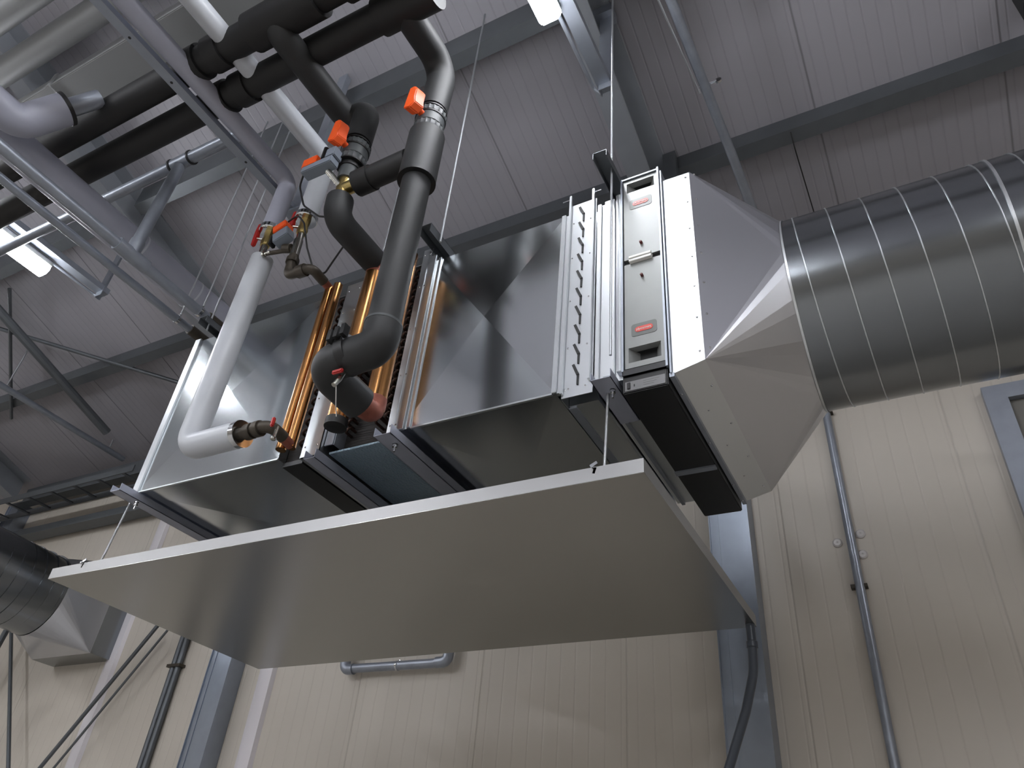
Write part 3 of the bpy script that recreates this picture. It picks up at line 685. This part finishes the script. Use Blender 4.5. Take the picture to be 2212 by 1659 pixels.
# control valve under the right red valve
t = thing('control_valve', (-2.53, GY, 4.38), 'small control valve with orange topped grey actuator', 'valve')
MB().tube([(-2.532, GY, 4.52), (-2.525, GY, 4.39)], .024, 14).build('body', 'clear', t)
MB().obox((-2.59, GY - .055, 4.515), (1, 0, .35), (0, 1, 0), (-.35, 0, 1), .050, .03, .036).build('actuator', 'actu', t, .004)
lab(MB().obox((-2.608, GY - .06, 4.575), (1, 0, .35), (0, 1, 0), (-.35, 0, 1), .044, .032, .026).build('actuator_cover', 'orange', t, .004), 'orange actuator cover')
MB().box(-2.665, -2.645, GY - .08, GY - .04, 4.47, 4.54).build('knob', 'rubber', t, .004)
MB().tube([(-2.525, GY, 4.455), (-2.70, GY - .04, 4.452)], .012, 10).tube([(-2.555, GY - .01, 4.46), (-2.60, GY - .02, 4.468)], .026, 10).build('test_port', 'iron', t)
MB().lathe((-2.71, GY - .042, 4.451), (-1, 0, 0), [(-.04, .009), (0, .009), (.002, .016), (.012, .016)], 10).build('port_cap', 'clear', t)
t = thing('iron_pipe', (-2.45, 1.9, 4.2), 'black iron pipe elbows joining small control valve to thin copper header', 'pipe', 'black iron fittings')
MB().tube([(-2.525, GY, 4.40), (-2.52, GY, 4.255), (-2.36, GY, 4.25), (-2.357, 1.95, 4.238)], .026, 16, .035).build('elbows', 'iron', t)
for a, b in (((-2.523, GY, 4.375), (-2.522, GY, 4.345)), ((-2.45, GY, 4.2525), (-2.40, GY, 4.2515))): MB().tube([a, b], .034, 12).build('socket', 'iron', t)
lab(MB().tube([(-2.357, 1.925, 4.24), (-2.355, 1.995, 4.232)], .022, 14).build('copper_stub', 'copper_r', t), 'red brown copper stub')
t = thing('iron_pipe', (-2.37, 1.9, 3.25), 'black iron elbow joining the pale grey pipe to thin copper header', 'pipe', 'black iron fittings')
MB().tube([(-2.45, GY, 3.28), (-2.295, GY, 3.29), (-2.298, 1.94, 3.282)], .027, 16, .04).build('elbows', 'iron', t)
for a, b in (((-2.425, GY, 3.281), (-2.39, GY, 3.283)), ((-2.375, GY, 3.284), (-2.345, GY, 3.285))): MB().tube([a, b], .036, 12).build('socket', 'iron', t)
lab(MB().tube([(-2.298, 1.92, 3.283), (-2.30, 1.995, 3.275)], .023, 14).build('copper_stub', 'copper_r', t), 'red brown copper stub')
t = thing('drain_valve', (-2.27, 1.83, 3.28), 'tiny red handled vent valve on the iron elbow near left duct box', 'valve')
MB().tube([(-2.275, 1.85, 3.29), (-2.235, 1.82, 3.275)], .007, 8).tube([(-2.245, 1.85, 3.27), (-2.225, 1.83, 3.20)], .007, 8).lathe((-2.225, 1.83, 3.185), (0, 0, 1), [(0, .006), (.004, .012), (.012, .012), (.016, .006)], 10).build('body', 'clear', t)
lab(MB().box(-2.238, -2.222, 1.80, 1.815, 3.240, 3.285).build('handle', 'red', t, .004), 'red handle')
# thin black cables
solo('cable', MB().tube([(-2.29, PY_ - .09, 4.66), (-2.345, PY_ - .05, 4.60), (-2.33, PY_, 4.50), (-2.24, PY_ + .04, 4.42), (-2.13, PY_ + .05, 4.37)], .005, 8, .05), 'rubber', 'thin black cable hanging from the upper orange actuator', 'cable')
solo('cable', MB().tube([(-2.575, GY - .07, 4.615), (-2.50, GY - .08, 4.625), (-2.455, GY - .06, 4.56), (-2.42, GY - .02, 4.40), (-2.385, GY + .03, 4.28), (-2.355, GY + .08, 4.265), (-2.28, GY + .05, 4.31), (-2.17, GY, 4.345)], .005, 8, .05), 'rubber', 'thin black cable looping from the small actuator to the copper header', 'cable')
# support rail beside the left grey pipe
t = thing('support_rail', (-2.93, 0, 5.02), 'flat perforated grey rail running along the left grey pipe', 'rail')
MB().box(-2.915, -2.860, -4, 1.98, 5.075, 5.08).box(-2.915, -2.911, -4, 1.98, 5.08, 5.11).box(-2.864, -2.860, -4, 1.98, 5.08, 5.11).build('rail', 'galv', t)
for y in (.78, 1.05, 1.6): MB().lathe((-2.89, y, 5.0745), (0, 0, 1), [(0, .008), (.001, .008)], 10).build('hole', 'dark', t)
m = MB().box(-2.905, -2.83, 1.985, 1.990, 5.07, roof(1.99) - .001).box(-2.905, -2.90, 1.99, 2.03, 5.07, roof(2.03) - .001).box(-2.835, -2.83, 1.99, 2.03, 5.07, roof(2.03) - .001).box(-2.93, -2.80, 1.97, 2.03, 5.05, 5.07)
solo('hanger_strut', m, 'galv', 'vertical grey strut hanging from the roof behind the right grey pipe elbow', 'strut')
# big grey pipes, far left
t = thing('grey_pipe', (-3.93, 1, 4.85), 'thick grey lagged pipe running behind two galvanised pipes at left', 'pipe', 'grey lagged pipes')
MB().tube([(-3.925, -4, 4.95), (-3.925, 3.6, 4.95)], .105, 26).build('lagging', 'lag', t)
for y in (1.75, 2.2): MB().tube([(-3.925, y, 4.95), (-3.925, y + .012, 4.95)], .1065, 26).build('joint', 'lagw', t)
t = thing('grey_pipe', (-3.6, .4, 4.75), 'grey lagged elbow at left edge turning up towards the pale pipes', 'pipe', 'grey lagged pipes')
MB().tube([(-3.655, -4, 4.85), (-3.655, .80, 4.85), (-3.535, .90, 5.04)], .088, 26, .10).build('lagging', 'lag', t)
MB().tube([(-3.537, .898, 5.037), (-3.527, .907, 5.053)], .091, 24).build('end_ring', 'rubber', t)
MB().tube([(-3.527, .907, 5.053), (-3.44, .98, 5.19)], .05, 16).build('stub', 'gpipe', t)
# galvanised pipes
t = thing('galvanised_pipe', (-3.46, 1, 4.46), 'galvanised pipe with tee branch, upper of two parallel at left', 'pipe', 'galvanised water pipes')
MB().tube([(-3.467, -4, 4.5), (-3.467, 3.2, 4.5)], .031, 16).build('pipe', 'gpipe', t)
MB().tube([(-3.467, 1.44, 4.5), (-3.467, 1.64, 4.5)], .041, 18).tube([(-3.467, 1.535, 4.5), (-3.462, 1.535, 4.60)], .039, 18).build('tee', 'gpipe', t)
MB().tube([(-3.467, 2.10, 4.5), (-3.467, 2.22, 4.5)], .040, 16).build('coupling', 'iron', t)
MB().tube([(-3.463, 1.535, 4.59), (-3.45, 1.535, 5.26)], .034, 16).build('branch', 'gpipe', t)
MB().tube([(-3.467, 2.032, 4.5), (-3.467, 2.05, 4.5)], .036, 16).build('clamp', 'steel', t)
t = thing('galvanised_pipe', (-3.65, 1, 4.46), 'thin galvanised pipe, lower of two parallel at left', 'pipe', 'galvanised water pipes')
MB().tube([(-3.655, -4, 4.5), (-3.655, 3.2, 4.5)], .024, 16).build('pipe', 'gpipe', t)
MB().tube([(-3.655, 2.14, 4.5), (-3.655, 2.28, 4.5)], .033, 16).build('coupling', 'iron', t)
MB().tube([(-3.655, 2.032, 4.5), (-3.655, 2.05, 4.5)], .029, 16).build('clamp', 'steel', t)
t = thing('galvanised_pipe', (-4.5, 1.535, 5.26), 'lit pipe crossing under the roof to the tee branch at left', 'pipe', 'galvanised water pipes')
MB().tube([(-6.6, 1.535, 5.30), (-3.47, 1.535, 5.30)], .034, 16).tube([(-3.43, 1.535, 5.30), (-2.98, 1.535, 5.30)], .038, 16).build('pipe', 'gpipe', t)
MB().tube([(-3.52, 1.535, 5.30), (-3.37, 1.535, 5.30)], .040, 16).build('coupling', 'gpipe', t)
for x in (-3.53, -3.365): MB().tube([(x - .006, 1.535, 5.30), (x + .006, 1.535, 5.30)], .046, 16).build('clamp', 'rubber', t)
t = thing('wall_supply_pipe', (-7.7, 3.5, 5.66), 'thin pipe hung on rods below the roof at far left', 'pipe')
MB().tube([(-7.71, 2.05, 5.7), (-7.74, 4.42, 5.7)], .032, 14).build('pipe', 'gpipe', t)
for y in (2.95, 4.2): solo('threaded_rod', MB().tube([(-7.715, y, 5.73), (-7.715, y, roof(y))], .009, 8), 'rod', 'thin rod holding the pipe below the roof, %s' % ('near the left edge' if y < 3 else 'beside the left duct box'), 'rod', 'threaded hanger rods')
# light pipes and flat duct above the mains
def zat(px, py, z):
    d = Vector(AX[2]) + Vector(AX[0]) * ((px - 1106) / 1650) + Vector(AX[1]) * ((py - 829.5) / 1650)
    return Vector((0, 0, CAM_Z)) + d * ((z - CAM_Z) / d.z)
t = thing('grey_pipe', (-6, .45, 5.6), 'pale lit pipe crossing the top left corner', 'pipe', 'pale pipes at top left')
MB().tube([(-13, .50, 5.72), (2, .50, 5.72)], .075, 22).build('lagging', 'body', t)
t = thing('grey_pipe', (-6, .7, 5.6), 'second pale lit pipe from the top left corner', 'pipe', 'pale pipes at top left')
MB().tube([(-13, .73, 5.72), (2, .73, 5.72)], .078, 22).build('lagging', 'body', t)
t = thing('flat_duct', (-6, 1.02, 5.62), 'flat pale grey duct above the black main pipes at upper left', 'duct')
MB().box(-13, -1.9, .90, 1.21, 5.62, 5.74).build('casing', 'body', t, .006)
for x in (-6.5, -5.3, -4.1, -2.9): MB().box(x, x + .03, .89, 1.22, 5.612, 5.75).build('joint_frame', 'body', t)

# ================================================================== BACK WALL THINGS
t = thing('wall_pipe', (-3.5, 4.52, 3.13), 'galvanised U shaped pipe on the beige wall under the drip tray', 'pipe')
MB().tube([(-3.955, 4.53, 3.75), (-3.955, 4.53, 3.16), (-3.045, 4.53, 3.15), (-3.045, 4.53, 3.75)], .032, 16, .05).build('pipe', 'gpipe', t)
for x in (-3.955, -3.045):
    MB().tube([(x, 4.53, 3.25), (x, 4.53, 3.155), (x + (.09 if x < -3.5 else -.09), 4.53, 3.155)], .039, 16, .045).build('elbow', 'gpipe', t)
MB().tube([(-3.475, 4.53, 3.155), (-3.46, 4.53, 3.155)], .037, 16).box(-3.475, -3.46, 4.54, 4.598, 3.18, 3.2).build('clamp', 'steel', t)
t = thing('conduit', (-.33, 4.55, 0), 'grey conduit running down the wall below the spiral duct, right', 'conduit')
MB().tube([(-.325, 4.565, 4.9), (-.33, 4.565, .4)], .026, 14).build('tube', 'gpipe', t)
for z in (4.6, 3.40, 2.2): MB().box(-.375, -.285, 4.555, 4.598, z, z + .02).build('clip', 'iron', t)
t = thing('conduit', (-.5, 3, 5.6), 'grey conduit below the roof hung on thin wires, upper right', 'conduit')
MB().tube([(-.545, 2.0, 5.965), (-.47, 3.1, 5.66), (-.42, 4.1, 5.40), (-.36, 4.55, 5.1), (-.33, 4.56, 4.88)], .030, 14, .2).build('tube', 'gpipe', t)
MB().tube([(-.535, 2.68, 5.80), (-.43, 2.68, 5.80)], .010, 8).lathe((-.42, 2.68, 5.80), (0, 1, 0), [(-.006, .02), (.006, .02)], 10).build('clamp', 'steel', t)
MB().tube([(-.615, 1.9, 5.95), (-.535, 2.68, 5.74)], .006, 6).build('wire', 'rod', t)
MB().tube([(-.50, 2.65, 5.80), (-.66, 1.95, roof(1.95))], .004, 6).build('wire', 'rod', t)
solo('roof_cable', MB().tube([(-.12, 3.29, roof(3.29) - .2), (-.12, 3.36, roof(3.36) - .24), (-.10, 4.3, roof(4.3) - .03)], .004, 6), 'rubber', 'thin dark cable dropping from the purlin to the transition', 'cable')
solo('steel_post', MB().box(1.17, 1.32, 3.02, 3.12, 5.95, roof(3.1) - .001), 'dark', 'dark block on the roof at the top right corner', 'post')
for x, z, lb in ((-.28, 3.61, 'round plastic plug, lower one right of the wall conduit'), (-.27, 3.74, 'round plastic plug, upper one right of the wall conduit'), (-.405, 3.70, 'round plastic plug left of the wall conduit')):
    solo('wall_plug', MB().lathe((x, 4.6, z), (0, -1, 0), [(0, .028), (.008, .028), (.014, .02), (.014, .006), (.01, .0005)], 20), 'plug', lb, 'plug', 'wall plugs')
t = thing('conduit', (-5.87, 4.55, 0), 'pair of dark conduits clamped together on the wall left of steel column', 'conduit')
for x in (-5.90, -5.84): MB().tube([(x, 4.565, 0.4), (x, 4.565, 4.9)], .026, 12).build('tube', 'frame', t)
MB().box(-5.95, -5.79, 4.53, 4.598, 3.30, 3.325).build('clamp', 'iron', t)

# small round duct, far left, ending in a square boot at the wall
t = thing('round_duct', (-7.2, 3.6, 3.4), 'dark round duct at the left edge ending in a square boot', 'duct')
DX, DZ, DR = -7.25, 3.86, .37
n = 48
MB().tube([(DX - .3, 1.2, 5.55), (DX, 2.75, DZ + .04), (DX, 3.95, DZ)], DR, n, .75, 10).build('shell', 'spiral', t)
for k in range(9):
    y = 3.02 + k * .112
    MB().tube([(DX, y, DZ + .01), (DX, y + .008, DZ + .01)], DR + .005, n).build('seam', 'spiral', t)
ring = [(DX + DR * math.cos(2 * math.pi * k / n), 3.95, DZ + DR * math.sin(2 * math.pi * k / n)) for k in range(n)]
hw = .43
cor = [(DX + hw, 4.36, DZ + hw), (DX - hw, 4.36, DZ + hw), (DX - hw, 4.36, DZ - hw), (DX + hw, 4.36, DZ - hw)]
fs = []
for q in range(4):
    a0 = q * 12
    for k in range(12): fs.append(((a0 + k + 1) % n, (a0 + k) % n, n + q))
    fs.append((n + q, (a0 + 12) % n, n + (q + 1) % 4))
MB().add(ring + cor, fs).build('boot', 'cone', t, angle=.2)
MB().box(DX - hw, DX + hw, 4.36, 4.598, DZ - hw, DZ + hw).build('wall_collar', 'spiral', t)
